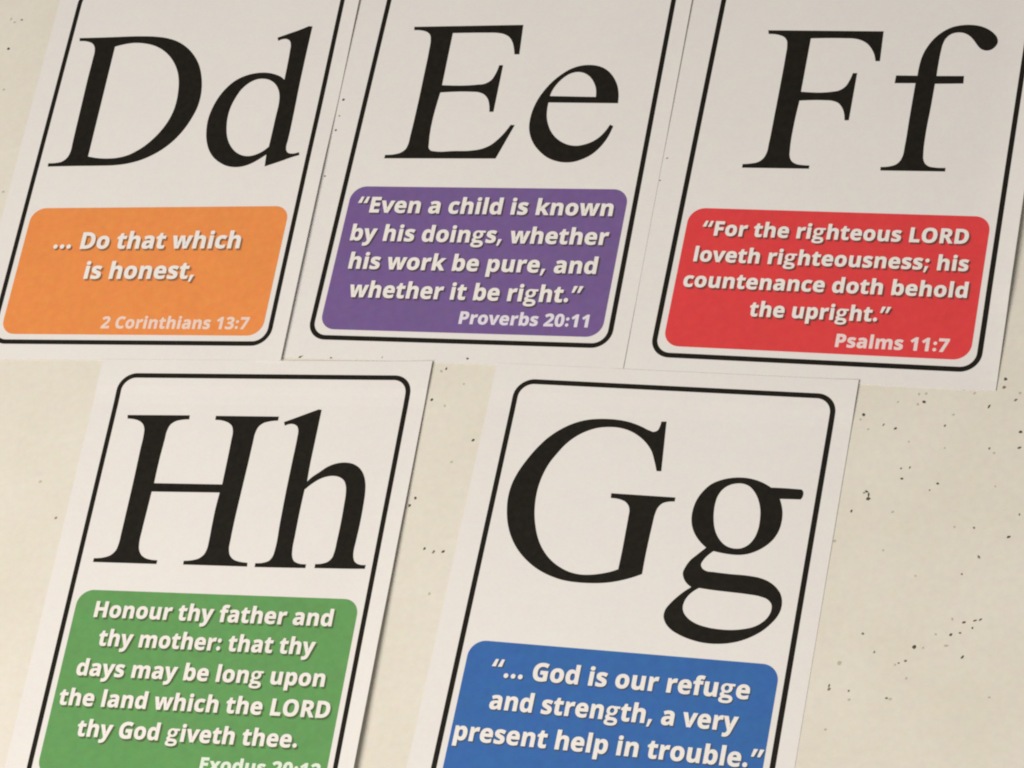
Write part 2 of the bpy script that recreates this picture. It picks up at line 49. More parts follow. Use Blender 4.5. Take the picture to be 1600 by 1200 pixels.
GLYPHS = json.loads('''{"0":[384,[[[191,-7],[151,-3],[116,10],[88,30],[64,59],[47,95],[34,137],[27,185],[24,240],[25,277],[28,312],[33,344],[40,373],[50,399],[62,421],[76,441],[93,457],[113,470],[136,480],[162,485],[191,487],[232,483],[266,471],[295,450],[318,422],[336,386],[349,344],[357,295],[359,240],[358,203],[355,168],[350,136],[343,107],[333,82],[321,59],[307,39],[290,23],[270,10],[247,1],[221,-5]],[[191,75],[209,78],[223,85],[235,98],[244,116],[250,139],[255,168],[258,201],[259,240],[258,278],[255,312],[250,340],[244,363],[235,382],[223,395],[209,402],[191,405],[174,402],[159,395],[148,382],[139,363],[133,340],[128,312],[126,278],[125,240],[126,201],[128,168],[133,140],[139,117],[148,98],[159,86],[174,78]]]],"1":[384,[[[176,0],[176,277],[176,287],[176,298],[177,310],[177,323],[177,337],[178,350],[178,362],[179,373],[176,370],[173,367],[169,363],[164,358],[159,353],[154,348],[149,344],[144,340],[89,296],[40,357],[194,480],[277,480],[277,0]]]],"2":[384,[[[27,0],[27,71],[147,192],[165,210],[180,226],[194,241],[206,254],[216,267],[225,278],[232,290],[238,300],[242,311],[245,322],[247,333],[248,345],[247,358],[244,370],[239,380],[232,388],[223,394],[213,398],[202,401],[189,402],[176,401],[162,398],[149,394],[136,389],[122,382],[109,373],[95,364],[81,353],[26,418],[36,427],[47,435],[58,443],[70,451],[82,459],[95,465],[108,471],[123,476],[139,481],[157,484],[176,486],[197,486],[219,485],[241,482],[260,477],[278,469],[294,460],[308,449],[320,437],[330,423],[338,408],[344,392],[347,375],[349,357],[348,337],[345,319],[340,301],[333,284],[324,268],[313,252],[301,236],[287,220],[271,203],[254,186],[235,167],[215,148],[153,90],[153,85],[362,85],[362,0]]]],"3":[384,[[[164,-7],[126,-5],[90,0],[57,8],[26,19],[26,105],[41,98],[57,92],[74,86],[90,82],[107,78],[123,76],[138,74],[153,74],[178,75],[199,79],[216,84],[229,93],[239,103],[246,115],[250,130],[251,146],[251,155],[249,164],[246,172],[241,180],[235,186],[227,192],[217,197],[206,200],[192,204],[176,206],[157,207],[136,208],[99,208],[99,285],[136,285],[157,286],[175,288],[191,290],[204,294],[214,298],[223,304],[230,310],[235,317],[239,324],[242,332],[243,341],[244,350],[243,362],[240,373],[235,382],[228,390],[219,396],[207,401],[192,403],[175,404],[159,404],[143,401],[129,398],[116,393],[104,387],[93,381],[82,375],[73,369],[26,439],[41,449],[57,458],[74,466],[92,473],[112,479],[134,483],[157,485],[183,486],[218,484],[249,479],[276,469],[300,456],[319,440],[332,420],[340,398],[343,372],[341,348],[336,327],[326,309],[313,293],[297,279],[280,268],[261,259],[240,253],[240,251],[267,246],[291,238],[311,228],[327,216],[340,200],[350,183],[355,162],[357,140],[356,119],[352,100],[346,82],[337,65],[325,49],[311,35],[294,23],[274,12],[251,4],[225,-2],[196,-6]]]],"7":[384,[[[75,0],[255,394],[18,394],[18,480],[362,480],[362,416],[181,0]]]],"C":[428,[[[255,-7],[219,-5],[187,1],[158,10],[133,24],[110,41],[91,61],[75,84],[62,110],[52,139],[45,170],[40,203],[39,239],[41,274],[46,307],[54,338],[65,367],[80,394],[97,417],[118,437],[141,455],[168,468],[197,478],[229,484],[264,486],[282,486],[300,484],[318,481],[335,477],[353,472],[371,467],[388,460],[404,453],[371,370],[358,376],[344,382],[331,387],[317,392],[304,396],[290,399],[277,401],[264,402],[236,399],[212,391],[192,377],[175,358],[161,334],[151,306],[146,274],[144,238],[146,202],[151,171],[160,143],[172,120],[189,102],[209,88],[235,81],[264,78],[279,78],[293,80],[308,82],[323,85],[338,88],[353,93],[369,98],[386,103],[386,18],[370,12],[355,7],[339,3],[324,-1],[308,-3],[291,-5],[273,-6]]]],"D":[497,[[[60,0],[60,480],[211,480],[247,478],[281,473],[313,464],[342,453],[368,438],[391,419],[411,398],[427,374],[441,346],[450,315],[456,282],[458,244],[454,187],[441,138],[419,96],[389,61],[351,35],[306,15],[255,4],[196,0]],[[162,84],[206,84],[270,94],[316,123],[343,173],[353,242],[350,279],[344,311],[333,338],[318,359],[298,375],[275,387],[248,394],[216,396],[162,396]]]],"E":[376,[[[60,0],[60,480],[336,480],[336,396],[162,396],[162,291],[324,291],[324,208],[162,208],[162,84],[336,84],[336,0]]]],"F":[369,[[[60,0],[60,480],[335,480],[335,396],[161,396],[161,273],[323,273],[323,189],[161,189],[161,0]]]],"G":[486,[[[262,-7],[211,-3],[167,9],[129,29],[97,56],[71,92],[53,134],[43,184],[39,240],[41,277],[46,311],[55,342],[68,371],[84,397],[104,420],[127,439],[153,456],[183,469],[215,479],[251,484],[289,486],[309,486],[327,484],[346,482],[365,478],[383,474],[400,469],[416,463],[432,457],[398,375],[387,381],[375,386],[362,390],[348,394],[334,397],[319,400],[304,401],[289,402],[267,400],[247,397],[229,390],[212,381],[197,370],[183,357],[171,342],[162,325],[154,306],[148,285],[145,262],[144,238],[145,216],[147,194],[151,174],[156,155],[164,138],[173,123],[184,110],[197,98],[212,89],[229,83],[248,79],[269,78],[279,78],[289,78],[297,79],[305,80],[313,81],[320,82],[327,83],[333,85],[333,185],[242,185],[242,269],[433,269],[433,21],[414,15],[394,9],[374,5],[354,1],[333,-3],[311,-5],[287,-6]]]],"H":[514,[[[60,0],[60,480],[162,480],[162,291],[352,291],[352,480],[453,480],[453,0],[352,0],[352,207],[162,207],[162,0]]]],"L":[379,[[[60,0],[60,480],[162,480],[162,84],[357,84],[357,0]]]],"O":[535,[[[267,-7],[230,-5],[196,1],[166,11],[139,24],[115,41],[95,61],[77,84],[63,111],[53,140],[45,171],[40,205],[39,241],[40,277],[45,311],[53,342],[63,371],[77,397],[95,420],[115,440],[139,456],[166,470],[196,479],[230,485],[268,487],[305,485],[339,479],[369,470],[396,456],[420,440],[440,420],[457,397],[471,370],[482,341],[490,310],[494,277],[496,240],[494,204],[490,171],[482,139],[471,110],[457,84],[440,61],[420,41],[396,24],[369,11],[339,1],[305,-5]],[[267,79],[298,81],[323,89],[344,103],[361,122],[373,146],[382,173],[387,205],[389,240],[387,276],[382,308],[373,336],[361,359],[344,378],[323,392],[298,400],[268,402],[238,400],[212,392],[191,378],[175,359],[162,336],[153,308],[148,276],[146,240],[148,205],[153,173],[162,146],[175,122],[191,103],[212,89],[238,81]]]],"P":[422,[[[60,0],[60,480],[214,480],[257,477],[294,470],[324,457],[349,440],[368,418],[381,392],[389,363],[392,330],[390,309],[387,289],[382,270],[374,252],[364,234],[351,219],[335,205],[316,193],[294,183],[268,176],[239,172],[206,171],[162,171],[162,0]],[[162,254],[195,254],[216,255],[234,258],[250,263],[264,271],[275,281],[282,293],[287,309],[289,326],[284,357],[269,379],[243,392],[208,396],[162,396]]]],"R":[443,[[[60,0],[60,480],[200,480],[246,477],[285,471],[318,459],[345,444],[365,424],[380,399],[389,370],[392,336],[391,320],[388,305],[385,291],[379,278],[372,267],[365,256],[356,246],[346,237],[336,229],[325,221],[314,215],[302,209],[443,0],[330,0],[216,184],[162,184],[162,0]],[[162,267],[195,267],[218,268],[238,271],[254,276],[267,283],[277,293],[283,304],[287,318],[289,333],[287,349],[283,362],[276,373],[266,382],[252,388],[236,393],[216,395],[193,396],[162,396]]]],"a":[406,[[[142,-7],[118,-5],[97,0],[78,9],[60,22],[46,38],[36,58],[30,82],[28,109],[31,137],[38,160],[51,180],[69,196],[92,208],[120,217],[154,223],[192,226],[256,228],[256,244],[255,258],[252,269],[247,279],[241,287],[232,293],[223,297],[211,299],[199,300],[185,300],[172,298],[159,296],[146,292],[134,288],[121,284],[108,279],[95,273],[62,341],[78,348],[94,355],[110,361],[128,365],[146,369],[165,372],[184,374],[203,374],[238,372],[268,366],[294,356],[316,342],[333,324],[345,302],[353,275],[355,244],[355,0],[285,0],[266,50],[263,50],[251,36],[239,24],[226,14],[214,7],[199,1],[183,-3],[163,-6]],[[179,66],[195,68],[209,71],[222,77],[234,86],[243,96],[250,109],[254,123],[256,140],[256,170],[217,169],[195,167],[176,164],[161,158],[150,151],[142,142],[136,132],[132,121],[131,109],[132,98],[134,89],[139,82],[144,76],[152,72],[160,69],[169,67]]]],"b":[425,[[[254,-7],[235,-6],[218,-3],[203,1],[190,8],[179,15],[169,23],[160,31],[152,40],[146,40],[129,0],[52,0],[52,510],[152,510],[152,392],[152,381],[152,371],[152,361],[151,351],[150,341],[150,333],[149,325],[148,319],[152,319],[160,330],[170,340],[180,349],[192,358],[205,365],[221,369],[238,372],[257,373],[286,370],[312,361],[336,346],[357,325],[373,299],[385,266],[393,228],[395,184],[392,140],[385,101],[373,69],[356,42],[335,20],[311,5],[284,-4]],[[226,75],[240,76],[253,82],[265,91],[275,103],[283,119],[288,138],[292,160],[293,185],[292,211],[288,232],[282,251],[274,266],[264,278],[253,287],[239,292],[224,293],[206,292],[191,287],[179,280],[170,269],[163,256],[157,239],[154,219],[152,195],[152,185],[153,160],[156,138],[161,119],[168,103],[178,91],[190,82],[206,76]]]],"c":[345,[[[201,-7],[163,-4],[129,5],[100,19],[75,39],[55,65],[41,97],[33,136],[30,181],[32,213],[36,242],[43,268],[53,291],[66,311],[80,328],[97,342],[117,353],[138,362],[160,368],[184,372],[210,373],[228,373],[245,372],[261,369],[276,366],[289,362],[302,358],[314,353],[324,349],[295,271],[283,276],[272,280],[261,284],[251,287],[241,289],[230,291],[220,292],[210,293],[176,286],[152,265],[137,230],[132,182],[134,156],[137,134],[144,116],[153,101],[164,89],[177,81],[193,76],[210,75],[226,75],[240,77],[253,79],[266,83],[278,88],[290,93],[301,99],[313,106],[313,21],[301,14],[290,8],[277,3],[265,0],[252,-3],[236,-5],[220,-6]]]],"d":[425,[[[169,-7],[139,-4],[113,5],[90,20],[69,41],[52,68],[40,101],[33,139],[30,183],[33,227],[40,265],[52,298],[69,325],[90,346],[114,361],[141,370],[171,373],[190,372],[207,370],[223,365],[236,358],[248,350],[259,341],[269,331],[277,320],[280,320],[279,326],[278,333],[277,341],[275,351],[274,361],[273,372],[273,382],[273,393],[273,510],[373,510],[373,0],[296,0],[277,48],[273,48],[265,37],[255,27],[245,17],[233,9],[220,2],[204,-3],[187,-6]],[[203,73],[223,75],[239,79],[252,87],[262,98],[269,112],[275,128],[278,148],[279,171],[279,182],[278,207],[275,229],[270,248],[263,264],[253,276],[240,285],[223,290],[202,292],[187,290],[173,285],[161,276],[150,264],[142,248],[136,229],[133,207],[132,181],[133,156],[136,134],[142,116],[150,100],[161,89],[173,80],[187,75]]]],"e":[397,[[[218,-7],[192,-5],[166,-2],[143,5],[121,14],[101,25],[83,40],[68,56],[54,76],[44,98],[36,123],[32,150],[30,181],[32,212],[36,240],[42,265],[52,288],[64,308],[78,325],[94,340],[113,352],[133,361],[155,368],[178,372],[203,373],[239,371],[271,363],[300,349],[324,330],[343,306],[357,278],[365,245],[368,207],[368,158],[132,158],[134,138],[139,121],[146,105],[157,92],[170,81],[185,74],[203,69],[223,68],[240,68],[257,70],[273,72],[287,75],[302,79],[317,84],[332,90],[347,97],[347,19],[334,13],[320,8],[305,3],[290,0],[275,-3],[257,-5],[239,-6]],[[134,225],[274,225],[273,241],[269,256],[264,269],[257,280],[247,290],[235,297],[221,301],[204,302],[190,301],[178,298],[166,292],[156,283],[148,273],[141,259],[136,243]]]],"f":[260,[[[69,0],[69,291],[13,291],[13,340],[69,367],[69,394],[69,416],[72,435],[77,452],[84,466],[93,478],[103,488],[116,497],[129,503],[145,508],[161,511],[179,513],[198,514],[213,513],[226,513],[239,511],[252,509],[263,507],[273,504],[282,501],[290,498],[265,425],[259,427],[253,428],[246,430],[240,431],[233,433],[225,434],[217,434],[209,435],[199,434],[191,431],[184,427],[178,422],[174,415],[171,407],[169,399],[169,390],[169,367],[255,367],[255,291],[169,291],[169,0]]]],"g":[425,[[[189,-161],[170,-161],[152,-160],[134,-159],[117,-156],[101,-154],[84,-150],[68,-145],[52,-140],[52,-60],[87,-72],[122,-81],[158,-86],[195,-88],[229,-83],[253,-67],[268,-41],[273,-5],[273,3],[273,8],[273,14],[273,20],[274,26],[275,48],[273,48],[263,34],[252,23],[240,13],[228,6],[214,0],[200,-4],[185,-6],[169,-7],[138,-4],[111,6],[87,21],[67,43],[51,71],[39,103],[33,140],[30,183],[33,225],[40,263],[51,295],[68,323],[88,345],[112,361],[140,370],[171,373],[203,370],[232,360],[256,343],[277,320],[280,320],[288,367],[373,367],[373,-1],[370,-38],[361,-70],[347,-97],[326,-120],[300,-138],[269,-151],[232,-159]],[[204,72],[222,73],[237,77],[250,84],[261,94],[269,107],[275,124],[278,145],[279,170],[279,182],[278,209],[275,233],[269,252],[261,267],[251,278],[238,286],[222,291],[203,292],[172,285],[150,264],[137,230],[132,181],[137,133],[150,99],[173,79]]]],"h":[441,[[[52,0],[52,510],[152,510],[152,406],[152,393],[152,380],[152,367],[151,355],[150,343],[149,333],[148,326],[148,320],[153,320],[162,333],[173,344],[185,353],[198,361],[212,366],[227,370],[243,373],[259,373],[288,371],[313,365],[335,355],[355,342],[371,323],[382,300],[389,272],[391,239],[391,0],[291,0],[291,214],[287,249],[276,274],[258,289],[232,293],[211,292],[194,286],[180,276],[170,262],[162,245],[157,224],[154,200],[152,173],[152,0]]]],"i":[205,[[[103,412],[92,413],[82,415],[72,418],[64,423],[57,430],[52,438],[49,449],[48,461],[49,474],[52,485],[57,494],[64,500],[72,505],[82,508],[92,510],[103,510],[113,510],[123,508],[133,505],[141,500],[148,494],[153,485],[156,474],[157,461],[156,449],[153,438],[148,430],[141,423],[133,418],[123,415],[113,413]],[[52,0],[52,367],[152,367],[152,0]]]],"k":[416,[[[52,0],[52,510],[152,510],[152,282],[152,272],[152,261],[152,251],[151,241],[150,231],[149,220],[148,210],[147,199],[148,199],[154,207],[159,214],[164,221],[169,228],[175,235],[180,242],[186,249],[192,255],[295,367],[408,367],[262,208],[416,0],[301,0],[195,148],[152,114],[152,0]]]],"l":[205,[[[52,0],[52,510],[152,510],[152,0]]]],"m":[660,[[[52,0],[52,367],[129,367],[142,320],[148,320],[157,333],[168,344],[180,353],[194,361],[209,366],[224,370],[239,373],[255,373],[274,373],[292,370],[308,366],[323,360],[336,353],[348,344],[358,333],[366,320],[375,320],[384,333],[395,344],[407,353],[421,361],[436,366],[452,370],[467,373],[483,373],[512,371],[538,365],[559,355],[577,342],[591,323],[601,300],[607,272],[609,239],[609,0],[509,0],[509,214],[506,249],[495,274],[478,289],[454,293],[436,292],[420,286],[407,278],[398,265],[390,250],[385,231],[382,209],[381,184],[381,0],[281,0],[281,214],[277,249],[267,274],[250,289],[226,293],[206,292],[190,286],[178,276],[168,262],[161,245],[156,224],[153,200],[152,173],[152,0]]]],"n":[441,[[[52,0],[52,367],[129,367],[142,320],[148,320],[157,333],[168,344],[181,353],[196,361],[211,366],[227,370],[244,373],[261,373],[289,371],[314,365],[336,355],[355,342],[371,323],[382,300],[389,272],[391,239],[391,0],[291,0],[291,214],[290,233],[287,249],[283,263],[277,274],[269,282],[258,289],[246,292],[232,293],[211,292],[193,286],[179,276],[169,262],[162,245],[157,224],[154,200],[152,173],[152,0]]]],"o":[416,[[[207,-7],[182,-5],[159,-1],[137,6],[116,15],[97,28],[80,43],[66,60],[53,80],[43,103],[36,128],[32,155],[30,184],[33,227],[42,265],[57,297],[78,324],[104,346],[134,361],[169,370],[209,373],[234,372],[258,368],[280,361],[300,351],[319,339],[336,324],[350,307],[363,287],[373,265],[380,240],[384,213],[385,184],[382,141],[373,103],[358,70],[337,43],[311,21],[281,6],[246,-4]],[[208,74],[227,76],[242,81],[255,90],[266,102],[273,117],[279,136],[282,158],[283,184],[282,210],[279,232],[273,250],[266,266],[255,278],[242,286],[226,291],[208,293],[189,291],[173,286],[160,278],[150,266],[142,250],[137,232],[133,210],[132,184],[133,158],[137,136],[142,117],[150,102],[160,90],[174,81],[189,76]]]],"p":[425,[[[52,-161],[52,367],[134,367],[148,319],[152,319],[160,330],[170,340],[180,349],[192,357],[205,364],[221,369],[238,372],[257,373],[286,370],[312,361],[336,346],[357,325],[373,299],[385,266],[393,228],[395,184],[392,140],[385,102],[373,69],[355,42],[334,21],[310,5],[283,-4],[254,-7],[235,-6],[218,-3],[203,1],[191,8],[180,15],[169,23],[160,31],[152,40],[147,40],[149,26],[151,13],[152,-1],[152,-13],[152,-161]],[[226,75],[242,76],[255,82],[267,91],[276,103],[284,119],[289,138],[292,160],[293,185],[289,233],[276,266],[254,287],[224,293],[206,292],[191,287],[179,280],[170,269],[163,256],[157,239],[154,219],[152,195],[152,185],[153,160],[156,138],[161,119],[168,103],[178,91],[190,82],[206,76]]]],"r":[305,[[[52,0],[52,367],[128,367],[143,305],[148,305],[157,319],[167,331],[179,343],[192,353],[207,362],[222,368],[239,372],[257,373],[261,373],[265,373],[270,373],[275,373],[279,372],[284,372],[288,371],[291,371],[283,277],[281,277],[278,278],[274,279],[270,279],[265,279],[261,280],[257,280],[254,280],[241,279],[229,278],[217,275],[205,271],[194,266],[184,259],[175,251],[167,242],[161,231],[156,218],[153,203],[152,187],[152,0]]]],"s":[334,[[[152,-7],[133,-6],[116,-5],[100,-4],[86,-2],[72,1],[58,5],[45,9],[31,15],[31,97],[46,91],[62,85],[78,80],[95,75],[111,71],[127,69],[142,67],[155,66],[169,67],[180,69],[190,71],[197,75],[203,80],[206,85],[209,91],[210,98],[209,103],[208,107],[207,111],[204,115],[201,119],[197,123],[190,127],[183,132],[173,137],[161,142],[147,149],[130,156],[114,163],[99,171],[86,178],[74,185],[64,193],[55,201],[47,210],[41,220],[36,231],[33,243],[31,257],[30,271],[33,295],[40,316],[53,334],[70,348],[91,359],[116,367],[144,372],[175,373],[192,373],[209,372],[225,370],[240,367],[256,363],[272,358],[288,352],[304,345],[274,273],[261,278],[248,283],[235,288],[223,292],[211,295],[199,298],[186,299],[174,300],[155,298],[141,293],[132,286],[130,275],[130,271],[131,267],[133,263],[135,260],[139,256],[144,252],[150,248],[157,244],[167,240],[178,235],[191,229],[206,223],[221,217],[236,210],[249,203],[261,196],[271,189],[281,181],[289,172],[296,162],[301,151],[305,139],[307,124],[308,109],[306,83],[298,60],[286,40],[269,23],[247,10],[220,1],[188,-5]]]],"t":[291,[[[178,-7],[162,-6],[147,-4],[133,-1],[119,4],[107,10],[96,19],[86,29],[78,41],[72,56],[67,73],[64,93],[63,115],[63,291],[15,291],[15,334],[71,367],[99,445],[163,445],[163,367],[266,367],[266,291],[163,291],[163,115],[164,105],[166,97],[170,89],[175,84],[182,79],[189,76],[198,74],[207,73],[215,73],[223,74],[231,75],[239,77],[247,78],[255,80],[262,82],[270,85],[270,10],[261,7],[252,4],[241,1],[230,-2],[218,-4],[205,-5],[192,-6]]]],"u":[441,[[[181,-7],[153,-5],[127,1],[105,11],[86,25],[70,44],[59,67],[53,95],[50,128],[50,367],[150,367],[150,152],[151,134],[154,118],[158,105],[165,93],[173,85],[183,78],[195,74],[210,73],[231,75],[248,81],[262,91],[272,104],[279,122],[285,142],[288,167],[289,194],[289,367],[389,367],[389,0],[312,0],[299,47],[293,47],[284,34],[273,23],[260,13],[245,6],[230,0],[214,-4],[198,-6]]]],"v":[382,[[[140,0],[0,367],[105,367],[175,158],[178,148],[181,139],[183,129],[185,119],[187,109],[188,100],[189,91],[189,83],[192,83],[194,101],[197,120],[201,139],[207,158],[277,367],[382,367],[242,0]]]],"w":[575,[[[111,0],[7,367],[106,367],[148,204],[151,195],[153,186],[155,175],[157,164],[159,152],[160,141],[162,130],[164,119],[165,108],[167,99],[168,91],[169,84],[171,84],[172,89],[172,95],[173,102],[174,109],[175,117],[176,125],[178,133],[179,142],[180,150],[182,158],[183,165],[184,172],[185,179],[186,184],[187,188],[188,191],[233,367],[343,367],[386,191],[388,185],[389,178],[391,170],[393,161],[394,150],[396,140],[398,129],[399,118],[401,108],[402,99],[402,91],[402,84],[405,84],[406,90],[407,98],[408,107],[410,117],[411,128],[413,140],[415,151],[417,163],[420,175],[422,186],[424,195],[426,204],[470,367],[568,367],[463,0],[354,0],[326,128],[324,135],[322,142],[320,152],[318,162],[315,174],[313,186],[310,198],[307,211],[304,223],[301,235],[298,247],[296,258],[293,268],[291,277],[289,284],[288,290],[285,290],[284,284],[283,277],[281,268],[278,258],[276,247],[273,235],[270,223],[267,211],[256,162],[253,151],[251,142],[249,134],[248,127],[218,0]]]],"x":[388,[[[3,0],[128,187],[9,367],[123,367],[194,250],[266,367],[379,367],[260,187],[385,0],[271,0],[194,126],[117,0]]]],"y":[382,[[[74,-161],[66,-161],[58,-161],[51,-160],[45,-160],[39,-159],[33,-158],[28,-157],[23,-156],[23,-77],[27,-77],[31,-78],[36,-79],[41,-79],[46,-80],[51,-80],[57,-81],[62,-81],[77,-79],[91,-76],[102,-70],[112,-61],[121,-51],[129,-40],[135,-28],[140,-15],[146,3],[0,367],[109,367],[179,161],[181,153],[183,145],[185,138],[187,130],[188,122],[189,114],[190,105],[191,97],[193,97],[194,105],[195,114],[197,122],[198,130],[200,138],[202,145],[205,153],[207,161],[275,367],[382,367],[227,-47],[215,-74],[201,-97],[185,-117],[166,-133],[145,-145],[123,-154],[99,-159]]]]}''')         # advance, outlines, 1/1000 em
SPECKS = json.loads('''[[0.12102,-0.02455,0.000484,0,1.0,0.0],[0.10373,-0.02597,0.000444,0,1.0,0.0],[0.10915,-0.03003,0.000323,1,2.0,50.0],[0.11241,-0.03164,0.000403,0,1.3,20.0],[0.10274,-0.02735,0.000282,2,1.0,0.0],[0.10477,-0.03073,0.000282,2,1.0,0.0],[0.12895,-0.0298,0.000323,2,1.0,0.0],[0.12623,-0.03281,0.000343,1,1.3,60.0],[0.13897,-0.02871,0.000403,0,2.2,55.0],[0.14413,-0.02093,0.000444,0,1.0,0.0],[0.14357,-0.02347,0.000444,1,1.0,0.0],[0.14643,-0.02784,0.000403,1,1.4,30.0],[0.14783,-0.02595,0.000363,2,1.0,0.0],[0.14695,-0.03791,0.000464,0,1.2,0.0],[0.1463,-0.04267,0.000423,0,1.9,10.0],[0.13806,-0.04175,0.000323,1,1.3,80.0],[0.13918,-0.0433,0.000282,2,1.0,0.0],[0.11325,-0.04427,0.000302,1,1.0,0.0],[0.1157,-0.04433,0.000323,1,1.4,70.0],[0.11332,-0.04746,0.000403,0,1.2,0.0],[0.12305,-0.05033,0.000343,0,1.5,150.0],[0.12071,-0.05207,0.000262,1,1.5,70.0],[0.10318,-0.04996,0.000383,0,2.0,150.0],[0.10369,-0.05103,0.000383,0,2.6,80.0],[0.1035,-0.05218,0.000524,0,1.3,0.0],[0.10244,-0.05026,0.000262,1,1.5,0.0],[0.0986,-0.05534,0.000363,0,1.7,60.0],[0.11002,-0.05723,0.000363,2,1.6,20.0],[0.14467,-0.06285,0.000343,1,1.3,70.0],[0.13208,-0.06506,0.000323,1,1.1,0.0],[0.1412,-0.0691,0.000464,0,1.3,20.0],[0.13255,-0.02217,0.000403,2,1.5,60.0],[0.13521,-0.024,0.000323,2,1.3,60.0],[0.11974,-0.02191,0.000323,2,1.6,80.0],[0.12173,-0.02201,0.000302,2,1.0,0.0],[0.11917,-0.02508,0.000323,2,1.0,0.0],[0.11365,-0.02342,0.000262,2,1.5,40.0],[0.13269,-0.07394,0.000444,1,1.6,110.0],[0.12773,-0.07837,0.000323,1,1.0,0.0],[0.09341,-0.06384,0.000363,2,1.0,0.0],[0.12678,-0.06417,0.000302,2,1.0,0.0],[0.09969,-0.09238,0.000383,1,1.1,0.0],[0.10252,-0.09818,0.000343,1,1.3,60.0],[0.11344,-0.09803,0.000544,0,1.5,25.0],[0.11077,-0.10175,0.000383,1,1.1,0.0],[0.10892,-0.10214,0.000282,1,1.8,10.0],[0.10793,-0.10257,0.000262,2,1.0,0.0],[0.12727,-0.09257,0.000403,0,2.3,5.0],[0.13031,-0.09241,0.000363,0,2.0,10.0],[0.13179,-0.0923,0.000323,0,2.0,30.0],[0.12947,-0.09443,0.000302,0,1.3,110.0],[0.1235,-0.09574,0.000403,0,1.3,30.0],[0.12602,-0.09549,0.000323,1,1.2,0.0],[0.12199,-0.09872,0.000403,2,1.8,0.0],[0.12616,-0.10252,0.000383,0,1.8,45.0],[0.11947,-0.09505,0.000302,2,1.2,0.0],[0.12425,-0.09125,0.000282,2,1.5,90.0],[0.11576,-0.0986,0.000262,2,1.0,0.0],[0.08965,-0.10642,0.000323,0,2.0,70.0],[0.08955,-0.10743,0.000484,1,1.1,0.0],[0.09493,-0.10853,0.000323,1,1.4,80.0],[0.10502,-0.11184,0.000363,1,1.3,0.0],[0.10604,-0.11224,0.000323,2,1.5,0.0],[0.11071,-0.1068,0.000302,2,1.3,80.0],[0.13243,-0.11484,0.000302,2,1.2,0.0],[0.09496,-0.11103,0.000323,2,1.0,0.0],[0.09274,-0.10017,0.000524,2,1.2,30.0],[-0.02208,0.00777,0.000403,2,1.6,110.0],[-0.02051,0.00832,0.000363,0,1.3,60.0],[-0.02491,-0.0014,0.000484,0,1.2,70.0],[-0.02084,-0.00406,0.000323,2,1.0,0.0],[-0.01193,-0.01682,0.000484,0,1.2,30.0],[-0.01853,-0.02305,0.000363,2,1.3,0.0],[-0.02957,-0.03322,0.000403,0,1.2,60.0],[-0.02648,-0.04993,0.000403,0,1.4,50.0],[-0.02371,-0.05125,0.000444,1,1.6,40.0],[-0.02077,-0.05164,0.000444,0,1.6,20.0],[-0.0248,-0.06444,0.000403,2,1.3,60.0],[-0.1767,0.15502,0.000524,0,1.2,70.0],[-0.17688,0.16704,0.000403,2,1.5,60.0],[-0.17532,0.16541,0.000363,2,1.2,0.0],[-0.17276,0.16593,0.000363,1,1.2,0.0],[-0.17696,0.13862,0.000323,2,1.0,0.0],[-0.15132,-0.01037,0.000403,2,1.2,0.0],[-0.1451,-0.02358,0.000403,1,1.2,60.0],[0.05752,0.10929,0.000403,1,1.2,0.0],[0.04904,0.06958,0.000444,0,1.4,20.0],[0.04666,0.06217,0.000383,0,1.2,70.0],[-0.17357,0.09799,0.000403,2,1.2,0.0],[-0.01491,0.00232,0.000302,2,1.0,0.0],[-0.03131,-0.03541,0.000444,0,1.0,0.0],[0.11591,-0.03628,0.000242,2,1.0,0.0],[0.08808,-0.11888,0.000302,2,1.0,0.0],[0.12574,-0.03973,0.000242,2,1.0,0.0],[0.13875,-0.05346,0.000242,2,1.0,0.0],[0.10675,-0.06847,0.000242,2,1.0,0.0],[0.11505,-0.07727,0.000242,2,1.0,0.0]]''')
CARD_SPECKS = json.loads('''[[-5141,-799,46.2,0,1.8,45.0],[-5076,-694,37.8,2,1.4,45.0],[-4074,-796,37.8,1,1.3,0.0],[-2341,-645,33.6,2,1.8,90.0],[516,-584,42.0,0,1.1,0.0],[-5859,8845,50.4,0,1.1,0.0],[-5873,7662,42.0,0,1.4,80.0],[-5848,8213,31.5,1,1.3,0.0],[-5845,5906,37.8,1,1.1,0.0]]''')

# ------------------------------------------------------------------ materials
def nodes_of(name):
    m = bpy.data.materials.new(name); m.use_nodes = True
    nt = m.node_tree
    return m, nt, nt.nodes["Principled BSDF"]

